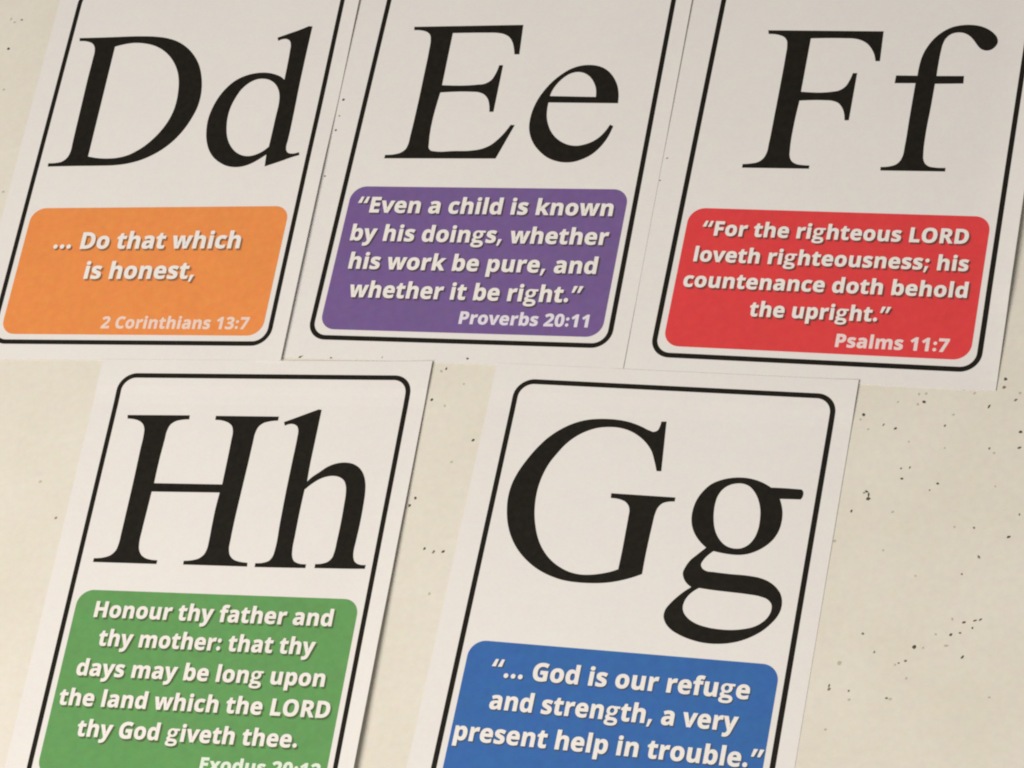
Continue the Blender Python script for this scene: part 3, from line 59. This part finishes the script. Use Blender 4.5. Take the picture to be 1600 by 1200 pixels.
def mottled(name, color, rough, amount=0.05, scale=220.0, bump=0.0, bump_scale=900.0, amount2=0.0, scale2=18.0, spec=0.3, tint=None, grain=0.16):
    """plain colour broken up by fine and broad procedural unevenness"""
    m, nt, b = nodes_of(name)
    tc = nt.nodes.new("ShaderNodeTexCoord")
    n1 = nt.nodes.new("ShaderNodeTexNoise"); n1.inputs["Scale"].default_value = scale
    n1.inputs["Detail"].default_value = 5.0; n1.inputs["Roughness"].default_value = 0.65
    nt.links.new(tc.outputs["Object"], n1.inputs["Vector"])
    n2 = nt.nodes.new("ShaderNodeTexNoise"); n2.inputs["Scale"].default_value = scale2
    n2.inputs["Detail"].default_value = 3.0
    nt.links.new(tc.outputs["Object"], n2.inputs["Vector"])
    def ramp(src, amt, dark):
        mix = nt.nodes.new("ShaderNodeMix"); mix.data_type = 'RGBA'
        mr = nt.nodes.new("ShaderNodeMapRange")
        mr.inputs["From Min"].default_value = 0.3; mr.inputs["From Max"].default_value = 0.7
        nt.links.new(src, mr.inputs["Value"]); nt.links.new(mr.outputs["Result"], mix.inputs["Factor"])
        return mix
    lo = [max(0, c * (1 - amount)) for c in color]; hi = [min(1, c * (1 + amount)) for c in color]
    m1 = ramp(n1.outputs["Fac"], amount, lo)
    m1.inputs[6].default_value = (*lo, 1); m1.inputs[7].default_value = (*hi, 1)
    m2 = ramp(n2.outputs["Fac"], amount2, lo); m2.blend_type = 'MULTIPLY'
    t = tint or (1, 1, 1)
    out = m1.outputs[2]
    if amount2 > 0:
        # broad blotches: multiply by a slightly tinted grey
        g = nt.nodes.new("ShaderNodeMix"); g.data_type = 'RGBA'
        g.inputs[6].default_value = (1, 1, 1, 1)
        g.inputs[7].default_value = (*[(1 - amount2) * x for x in t], 1)
        mr = nt.nodes.new("ShaderNodeMapRange")
        mr.inputs["From Min"].default_value = 0.35; mr.inputs["From Max"].default_value = 0.68
        nt.links.new(n2.outputs["Fac"], mr.inputs["Value"]); nt.links.new(mr.outputs["Result"], g.inputs["Factor"])
        mm = nt.nodes.new("ShaderNodeMix"); mm.data_type = 'RGBA'; mm.blend_type = 'MULTIPLY'
        mm.inputs["Factor"].default_value = 1.0
        nt.links.new(out, mm.inputs[6]); nt.links.new(g.outputs[2], mm.inputs[7])
        out = mm.outputs[2]
    # faint coloured unevenness, as paper fibre, ink and old paint have
    n4 = nt.nodes.new("ShaderNodeTexNoise"); n4.inputs["Scale"].default_value = 330.0; n4.inputs["Detail"].default_value = 2.5
    nt.links.new(tc.outputs["Object"], n4.inputs["Vector"])
    gr = nt.nodes.new("ShaderNodeMix"); gr.data_type = 'RGBA'; gr.blend_type = 'SOFT_LIGHT'
    gr.inputs["Factor"].default_value = grain
    nt.links.new(out, gr.inputs[6]); nt.links.new(n4.outputs["Color"], gr.inputs[7])
    nt.links.new(gr.outputs[2], b.inputs["Base Color"])
    nt.nodes.remove(m2)
    b.inputs["Roughness"].default_value = rough
    b.inputs["Specular IOR Level"].default_value = spec
    if bump > 0:
        n3 = nt.nodes.new("ShaderNodeTexNoise"); n3.inputs["Scale"].default_value = bump_scale
        n3.inputs["Detail"].default_value = 4.0
        nt.links.new(tc.outputs["Object"], n3.inputs["Vector"])
        bp = nt.nodes.new("ShaderNodeBump"); bp.inputs["Strength"].default_value = bump
        bp.inputs["Distance"].default_value = 0.0002
        nt.links.new(n3.outputs["Fac"], bp.inputs["Height"]); nt.links.new(bp.outputs["Normal"], b.inputs["Normal"])
    return m

MAT = {
    'paper': mottled("white_paper", (0.80, 0.787, 0.783), 0.75, 0.018, 900, 0.10, 1500, 0.02, 30, 0.2),
    'black': mottled("black_ink", (0.0135, 0.0115, 0.0085), 0.65, 0.28, 500, 0.08, 1500, 0.10, 60, 0.15),
    'white': mottled("unprinted_white", (0.86, 0.835, 0.82), 0.75, 0.03, 900, 0, 1, 0.03, 60, 0.2),
    'wall': mottled("cream_painted_board", (0.768, 0.741, 0.676), 0.6, 0.028, 480, 0.10, 260, 0.022, 30, 0.15, (0.98, 0.98, 0.95)),
    'speck0': mottled("dark_dirt", (0.085, 0.078, 0.062), 0.9, 0.4, 1500),
    'speck1': mottled("brown_dirt", (0.21, 0.19, 0.155), 0.9, 0.35, 1500),
    'speck2': mottled("faint_stain", (0.50, 0.475, 0.41), 0.8, 0.12, 1500),
}
INK = {'D': ((0.83, 0.29, 0.082), (0.26, 0.12, 0.055), "orange"),
       'E': ((0.182, 0.113, 0.315), (0.075, 0.05, 0.075), "purple"),
       'F': ((0.745, 0.060, 0.066), (0.20, 0.05, 0.04), "red"),
       'H': ((0.128, 0.335, 0.112), (0.075, 0.125, 0.045), "green"),
       'G': ((0.041, 0.147, 0.44), (0.055, 0.075, 0.11), "blue")}
for k, (c, sh, nm) in INK.items():
    MAT['panel' + k] = mottled(nm + "_ink", c, 0.6, 0.045, 420, 0.06, 1500, 0.04, 55, 0.2)
    MAT['shade' + k] = mottled("dark_" + nm + "_ink", sh, 0.65, 0.15, 900, 0, 1, 0, 1, 0.2)
    MAT['halo' + k] = mottled("mid_" + nm + "_ink", tuple(0.5 * p + 0.5 * q for p, q in zip(c, sh)), 0.65, 0.10, 900, 0, 1, 0, 1, 0.2)
    MAT['refer' + k] = mottled("pale_" + nm + "_ink", tuple(0.84 * ((0.66 if k == 'D' else 0.82) + (0.34 if k == 'D' else 0.18) * min(1, q / max(c))) for q in c), 0.7, 0.04, 900)

# ------------------------------------------------------------------ geometry helpers
def curl(card, x, y):
    """height (m) of a card's paper above flat at card-local x, y: the right edge lifts a little"""
    x0 = 0.40
    z = 0.0
    if card in 'HG':                             # the top edge rides up on the cards of the upper row
        t = min(max((y - (FH - 0.10)) / 0.09, 0.0), 1.0); z = (0.00034 if card == 'H' else 0.00024) * t * t * (3 - 2 * t)
    if x <= x0: return z
    prof = CURL[card]
    u = min(max(y, prof[0][0]), prof[-1][0])
    a = prof[-1][1]
    for (ya, va), (yb, vb) in zip(prof, prof[1:]):
        if ya <= u <= yb:
            t = (u - ya) / (yb - ya); t = t * t * (3 - 2 * t); a = va + (vb - va) * t; break
    return z + a * 0.001 * ((x - x0) / 0.163) ** 2
# (height from frame bottom in card units, lift of the right edge in mm)
CURL = {'D': [(-0.07, 1.0), (0.25, 1.1), (0.60, 0.9), (0.93, 0.22), (1.30, 0.7)],
        'E': [(-0.07, 0.20), (0.25, 0.03), (0.60, 0.05), (0.93, 0.30), (1.30, 0.5)],
        'F': [(-0.07, 0.25), (0.15, 0.9), (0.30, 1.7), (0.56, 1.9), (1.30, 1.6)],
        'H': [(-0.07, 2.2), (0.15, 2.1), (0.45, 1.75), (0.75, 1.25), (1.15, 0.75), (1.44, 0.4)],
        'G': [(-0.07, 0.02), (0.60, 0.03), (1.15, 0.12), (1.44, 0.30)]}

XG = [-0.582 + i * (0.98 / 22) for i in range(23)]
XG = [min(v, 0.398) for v in XG] + [0.40 + 0.0163 * i for i in range(1, 11)]
EDGE = {'D': (-0.064, FH + 0.056), 'E': (-0.076, FH + 0.056), 'F': (-0.065, FH + 0.056), 'H': (-0.064, FH + 0.058), 'G': (-0.064, FH + 0.058)}
def rows(card):
    y0, y1 = EDGE[card]
    return [y0 + (y1 - y0) * i / 48 for i in range(49)]

def columns(card):
    return [-0.602 if card in 'EF' else XG[0]] + XG[1:]

def link(o, parent=None):
    COL.objects.link(o)
    if parent is not None: o.parent = parent
    return o

def mesh_obj(name, bm, mats, parent=None):
    me = bpy.data.meshes.new(name); bm.to_mesh(me); bm.free()
    for m in (mats if isinstance(mats, list) else [mats]): me.materials.append(m)
    return link(bpy.data.objects.new(name, me), parent)

def spline(pts):
    """closed outline through points; points flagged 1 are sharp corners"""
    n = len(pts); out = []
    for i in range(n):
        p0, p1, p2, p3 = pts[i - 1], pts[i], pts[(i + 1) % n], pts[(i + 2) % n]
        a = Vector(p1[:2]); b = Vector(p2[:2]); out.append(a.copy())
        if p1[2] and p2[2]: continue
        z = Vector(p0[:2]); w = Vector(p3[:2]); dl = (b - a).length
        def tan(pa, pb, pc):
            d1 = max((pb - pa).length, 1e-6); d2 = max((pc - pb).length, 1e-6)
            return ((pb - pa) / d1 * d2 + (pc - pb) / d2 * d1) / (d1 + d2)
        m2 = tan(a, b, w) * dl if not p2[2] else None
        m1 = tan(z, a, b) * dl if not p1[2] else None
        if m1 is None: m1 = 1.5 * (b - a) - 0.5 * m2
        if m2 is None: m2 = 1.5 * (b - a) - 0.5 * m1
        for k in range(1, 6):
            t = k / 6
            out.append((2*t**3 - 3*t**2 + 1) * a + (t**3 - 2*t**2 + t) * m1 + (-2*t**3 + 3*t**2) * b + (t**3 - t**2) * m2)
    return out

def flat_fill(bm, contours):
    """fills an outline with holes, face up"""
    polys = [[Vector((p[0], p[1], 0)) for p in c] for c in contours]
    vs = [bm.verts.new(p) for c in polys for p in c]
    for tri in tessellate_polygon(polys):
        a, b, c = (vs[i] for i in tri)
        nz = (b.co - a.co).cross(c.co - a.co).z
        if abs(nz) < 1e-14: continue
        try: bm.faces.new((a, b, c) if nz > 0 else (a, c, b))
        except ValueError: pass

def settle(bm, card, height):
    """cut where the paper bends, then lay the print on the bent paper (card units -> metres)"""
    xs = [v.co.x for v in bm.verts]
    ys = [v.co.y for v in bm.verts]; y0, y1 = min(ys), max(ys)
    if card in 'HG':
        for y in rows(card):
            if y > FH - 0.16 and y0 < y < y1:
                bmesh.ops.bisect_plane(bm, geom=bm.verts[:] + bm.edges[:] + bm.faces[:], dist=1e-6, plane_co=(0, y, 0), plane_no=(0, 1, 0))
    if max(xs) > 0.40:
        for x in XG:
            if x > 0.39 and min(xs) < x < max(xs):
                bmesh.ops.bisect_plane(bm, geom=bm.verts[:] + bm.edges[:] + bm.faces[:], dist=1e-6, plane_co=(x, 0, 0), plane_no=(1, 0, 0))
        for y in rows(card):
            if y0 < y < y1:
                g = [f for f in bm.faces if max(v.co.x for v in f.verts) > 0.40]
                es = {e for f in g for e in f.edges}; vv = {v for f in g for v in f.verts}
                bmesh.ops.bisect_plane(bm, geom=list(vv) + list(es) + g, dist=1e-6, plane_co=(0, y, 0), plane_no=(0, 1, 0))
    for v in bm.verts:
        z = curl(card, v.co.x, v.co.y) + height
        v.co = Vector((v.co.x * S, v.co.y * S, z))

def round_rect(x0, y0, x1, y1, r, n=10):
    pts = []
    for cx, cy, a in ((x1 - r, y0 + r, -90), (x1 - r, y1 - r, 0), (x0 + r, y1 - r, 90), (x0 + r, y0 + r, 180)):
        for i in range(n + 1):
            t = math.radians(a + 90 * i / n); pts.append((cx + r * math.cos(t), cy + r * math.sin(t)))
    return pts

TH = 0.00009                                     # card stock thickness
def paper(card, parent):
    YG = rows(card); XG = columns(card); bm = bmesh.new(); nx, ny = len(XG), len(YG)
    top = [[bm.verts.new((x * S, y * S, TH + curl(card, x, y))) for x in XG] for y in YG]
    bot = [[bm.verts.new((x * S, y * S, curl(card, x, y))) for x in XG] for y in YG]
    for j in range(ny - 1):
        for i in range(nx - 1):
            bm.faces.new((top[j][i], top[j][i+1], top[j+1][i+1], top[j+1][i]))
            bm.faces.new((bot[j][i], bot[j+1][i], bot[j+1][i+1], bot[j][i+1]))
    for i in range(nx - 1):
        bm.faces.new((bot[0][i], bot[0][i+1], top[0][i+1], top[0][i]))
        bm.faces.new((top[-1][i], top[-1][i+1], bot[-1][i+1], bot[-1][i]))
    for j in range(ny - 1):
        bm.faces.new((top[j][0], top[j+1][0], bot[j+1][0], bot[j][0]))
        bm.faces.new((bot[j][-1], bot[j+1][-1], top[j+1][-1], top[j][-1]))
    return mesh_obj("paper", bm, MAT['paper'], parent)

# ------------------------------------------------------------------ lettering of the verses
def dot(cx, cy, r):
    return [[(cx + r * math.cos(t * math.pi / 8), cy + r * math.sin(t * math.pi / 8)) for t in range(16)]]
def quad(*p): return [list(p)]
DR = 66
def ring(cx, cy, rx, ry, n=14):
    return [(cx + rx * math.cos(2 * math.pi * t / n), cy + ry * math.sin(2 * math.pi * t / n), 0) for t in range(n)]
TWO_STOREY_G = [[(398, 367, 1), (250, 367, 1), (222, 370, 0), (180, 373, 0), (105, 356, 0), (50, 310, 0), (32, 246, 0), (42, 188, 0), (78, 140, 1),
                 (42, 112, 0), (26, 78, 0), (34, 42, 0), (62, 14, 1), (24, -20, 0), (8, -66, 0), (28, -116, 0), (90, -147, 0), (188, -157, 0),
                 (285, -145, 0), (354, -108, 0), (380, -48, 0), (366, 4, 0), (326, 44, 0), (256, 66, 0), (172, 74, 0), (140, 80, 0), (128, 96, 0), (150, 120, 1),
                 (190, 117, 0), (265, 134, 0), (318, 180, 0), (337, 246, 0), (322, 304, 1), (398, 304, 1)], ring(184, 246, 62, 68), ring(192, -50, 100, 36)]
def glyph(ch, grow=0.0):
    """advance and list of shapes, each shape a list of contours (outer first)"""
    if ch == ' ': return 175, []
    if ch == '.': return 190, [dot(92, DR - 4, DR)]
    if ch == ':': return 190, [dot(92, DR - 4, DR), dot(92, 300, DR)]
    if ch == ',': return 190, [quad((25, -92), (85, -92), (158, 112), (52, 112))]
    if ch == ';': return 190, [quad((25, -92), (85, -92), (158, 112), (52, 112)), dot(105, 300, DR)]
    if ch == '“': return 345, [quad((0, 290), (112, 290), (158, 495), (78, 495)), quad((170, 290), (282, 290), (328, 495), (248, 495))]
    if ch == '”': return 345, [quad((14, 290), (88, 290), (174, 495), (60, 495)), quad((180, 290), (254, 290), (340, 495), (226, 495))]
    if ch == 'g': adv, cs = 412, [[tuple(v) for v in spline(k)] for k in TWO_STOREY_G]
    else: adv, cs = GLYPHS[ch]
    def area(c): return sum(c[i-1][0]*c[i][1] - c[i][0]*c[i-1][1] for i in range(len(c))) / 2
    def inside(p, c):
        r = False
        for i in range(len(c)):
            (x1, y1), (x2, y2) = c[i-1], c[i]
            if (y1 > p[1]) != (y2 > p[1]) and p[0] < (x2-x1)*(p[1]-y1)/(y2-y1) + x1: r = not r
        return r
    cs = sorted(cs, key=lambda c: -abs(area(c)))
    shapes = []
    for c in cs:
        for s in shapes:
            if inside(c[0], s[0]): s.append(c); break
        else: shapes.append([c])
    return adv, [[c if ch == 'g' else embolden(c, area(c) > 0, i > 0, grow) for i, c in enumerate(s)] for s in shapes]

BOLD = 11.0
def embolden(c, ccw, hole, grow=0.0):
    """the print is a touch heavier than the outline"""
    n = len(c); out = []
    sgn = (1 if ccw else -1) * (-1 if hole else 1)
    for i in range(n):
        a, b, d = Vector(c[i-1]), Vector(c[i]), Vector(c[(i+1) % n])
        e1, e2 = (b - a), (d - b)
        if e1.length < 1e-6 or e2.length < 1e-6: out.append(tuple(b)); continue
        e1.normalize(); e2.normalize()
        n1 = Vector((e1.y, -e1.x)); n2 = Vector((e2.y, -e2.x)); m = n1 + n2
        if m.length < 0.3: out.append(tuple(b)); continue
        m = m / m.length; k = min(1.8, 1 / max(0.4, m.dot(n1)))
        q = b + m * ((BOLD + grow) * k * sgn); out.append((q.x, q.y))
    return out

EM = {'D': 0.1266, 'E': 0.1162, 'F': 0.1022, 'H': 0.1072, 'G': 0.1135}
def set_line(bm, text, left, right, base, em, dx=0.0, dy=0.0, grow=0.0):
    x = 0.0; items = []; lo = 1e9; hi = -1e9
    for ch in text:
        adv, shapes = glyph(ch, grow); adv += 11
        for s in shapes:
            for p in s[0]: lo = min(lo, x + p[0]); hi = max(hi, x + p[0])
            items.append((x, s))
        x += adv
    lo += grow; hi -= grow; k = (right - left) / (hi - lo); e = em / 1000
    for ox, s in items:
        flat_fill(bm, [[(left + (ox + p[0] - lo) * k + dx, base + p[1] * e + dy) for p in c] for c in s])

# ------------------------------------------------------------------ the surface under the cards
def blob(bm, x, y, r, elong, ang, rnd, mat, h, n=11, base=0.0):
    a = math.radians(ang); ca, sa = math.cos(a), math.sin(a)
    q = math.sqrt(elong); rim = []; mid = []
    for i in range(n):
        t = 2 * math.pi * i / n
        rr = r * rnd.uniform(0.72, 1.22)
        u, v = rr * q * math.cos(t), rr / q * math.sin(t)
        px, py = u * ca - v * sa, u * sa + v * ca
        rim.append(bm.verts.new((x + px, y + py, base)))
        mid.append(bm.verts.new((x + px * 0.6, y + py * 0.6, base + h * rnd.uniform(0.7, 1.1))))
    top = bm.verts.new((x, y, base + h * 1.1))
    for i in range(n):
        j = (i + 1) % n
        bm.faces.new((rim[i], rim[j], mid[j], mid[i])).material_index = mat
        bm.faces.new((mid[i], mid[j], top)).material_index = mat

def build_tabletop():
    rnd = random.Random(4)
    bm = bmesh.new()
    # slab with a rounded front edge all round
    W, H, D, r = 0.85, 0.70, 0.025, 0.004
    prof = [(0, -D), (0, -r)] + [(-r + r * math.cos(t * math.pi / 12), -r + r * math.sin(t * math.pi / 12)) for t in range(1, 7)]
    rings = []
    for off, z in prof:
        rings.append([bm.verts.new((sx * (W + off), sy * (H + off), z)) for sx, sy in ((-1, -1), (1, -1), (1, 1), (-1, 1))])
    for a, b in zip(rings, rings[1:]):
        for i in range(4):
            j = (i + 1) % 4; bm.faces.new((a[i], a[j], b[j], b[i]))
    bm.faces.new(rings[-1]); bm.faces.new(list(reversed(rings[0])))
    # dirt and paint chips stuck to the surface
    for x, y, rad, k, e, a in SPECKS:
        blob(bm, x, y, rad * (1.08 if k < 2 else 1.3), e, a, rnd, 1 + k, (0.00010, 0.00006, 0.00002)[k], 9, 0.00001)
    # finer unevenly strewn dust everywhere else on the board
    for i in range(420):
        x, y = rnd.uniform(-0.6, 0.6), rnd.uniform(-0.5, 0.5)
        if abs(x) < 0.185 and abs(y) < 0.145:
            if rnd.random() < 0.5: continue
            blob(bm, x, y, rnd.uniform(0.00010, 0.00018), rnd.uniform(1, 1.6), rnd.uniform(0, 180), rnd, 3, 0.00002, 7, 0.00001)
        else:
            blob(bm, x, y, rnd.uniform(0.00015, 0.00042), rnd.uniform(1, 1.8), rnd.uniform(0, 180), rnd, rnd.choice((1, 2, 2, 3, 3)), 0.00005, 8, 0.00001)
    o = mesh_obj("tabletop", bm, [MAT['wall'], MAT['speck0'], MAT['speck1'], MAT['speck2']])
    o['kind'] = 'structure'
    return o
build_tabletop()

# ------------------------------------------------------------------ flash cards
LABEL = {
    'D': "white flashcard printed Dd above an orange panel reading Do that which is honest",
    'E': "white flashcard printed Ee above a purple panel about a child and his doings",
    'F': "white flashcard printed Ff above a red panel about the righteous LORD",
    'H': "white flashcard printed Hh above a green panel reading Honour thy father and thy mother",
    'G': "white flashcard printed Gg above a blue panel reading God is our refuge and strength",
}
LIFT = {'D': 0.00020, 'E': 0.00010, 'F': 0.00001, 'H': 0.00002, 'G': 0.00002}
PANEL_BOTTOM = {'D': 0.0285, 'E': 0.0293, 'F': 0.031, 'H': 0.0293, 'G': 0.0293}
REFERENCE = ("2 Corinthians 13:7", "Proverbs 20:11", "Psalms 11:7", "Exodus 20:12")
SHADOW = {'D': (0.0062, -0.0062), 'E': (0.0052, -0.0050), 'F': (0.0058, -0.0056), 'H': (0.0056, -0.0056), 'G': (0.0030, -0.0034)}

def flashcard(card):
    x, y, turn, panel_top = POSE[card]
    root = bpy.data.objects.new("flashcard", None); COL.objects.link(root)
    root.empty_display_size = 0.02
    root.location = (x, y, LIFT[card]); root.rotation_euler = (0, 0, turn)
    root['label'] = LABEL[card]; root['category'] = 'flashcard'; root['group'] = 'alphabet verse flashcards laid in two rows'
    paper(card, root)
    # rounded black frame line
    hw = 0.0083
    bm = bmesh.new()
    o_ = round_rect(-0.5 - hw, -hw, 0.5 + hw, FH + hw, 0.055 + hw, 14)
    i_ = round_rect(-0.5 + hw, hw, 0.5 - hw, FH - hw, 0.055 - hw, 14)
    vo = [bm.verts.new((p[0], p[1], 0)) for p in o_]; vi = [bm.verts.new((p[0], p[1], 0)) for p in i_]
    for k in range(len(vo)):
        j = (k + 1) % len(vo); bm.faces.new((vo[k], vo[j], vi[j], vi[k]))
    settle(bm, card, TH + 0.00003)
    mesh_obj("frame_line", bm, MAT['black'], root)
    # the two big letters
    for ch, contours in LETTERS[card].items():
        bm = bmesh.new()
        outlines = [[(v.x, v.y) for v in spline(c)] for c in contours]
        turn_ = [sum(c[i-1][0]*c[i][1] - c[i][0]*c[i-1][1] for i in range(len(c))) > 0 for c in outlines]
        outlines = [embolden(c, t, i > 0, 9.0 - BOLD) for i, (c, t) in enumerate(zip(outlines, turn_))]
        flat_fill(bm, [[(x_ * 1e-4, y_ * 1e-4) for x_, y_ in c] for c in outlines])
        settle(bm, card, TH + 0.00003)
        mesh_obj("capital_letter" if ch.isupper() else "small_letter", bm, MAT['black'], root)
    # coloured panel with the verse
    bm = bmesh.new()
    pts = round_rect(-0.5 + 0.0278, PANEL_BOTTOM[card], 0.5 - 0.0268, panel_top, 0.052, 12)
    flat_fill(bm, [pts]); settle(bm, card, TH + 0.00003)
    panel = mesh_obj("verse_panel", bm, MAT['panel' + card], root)
    sh = bmesh.new(); halo = bmesh.new()
    for text, l, r, b in VERSE[card]:
        ref = text in REFERENCE
        bm = bmesh.new()
        set_line(bm, text, l, r, b, 0.0885 if ref else EM[card], grow=2.0 if ref else 0.0); settle(bm, card, TH + 0.00009)
        mesh_obj("reference_line" if ref else "verse_line", bm, MAT['refer' + card] if ref else MAT['white'], panel)
        if not ref:
            dx, dy = SHADOW[card]
            set_line(sh, text, l, r, b, EM[card], dx, dy, -6)
            set_line(halo, text, l, r, b, EM[card], dx * 1.12, dy * 1.12, 12)
    settle(sh, card, TH + 0.00007)
    settle(halo, card, TH + 0.00005)
    mesh_obj("lettering_halo", halo, MAT['halo' + card], panel)
    mesh_obj("lettering_shadow", sh, MAT['shade' + card], panel)
    return root

cards = {c: flashcard(c) for c in "DEFHG"}

# crumbs of dirt stuck along the left and lower edge of the Ee card
rnd = random.Random(9)
for x, y, r, k, e, a in CARD_SPECKS:
    xx, yy = max(x * 1e-4, -0.580), max(y * 1e-4, -0.072)
    bm = bmesh.new()
    blob(bm, xx * S, yy * S, r * 1e-4 * S, e, a, rnd, k, (0.00010, 0.00006, 0.00002)[k], 9, TH + 0.00001)
    mesh_obj("dirt_speck", bm, [MAT['speck0'], MAT['speck1'], MAT['speck2']], cards['E'])
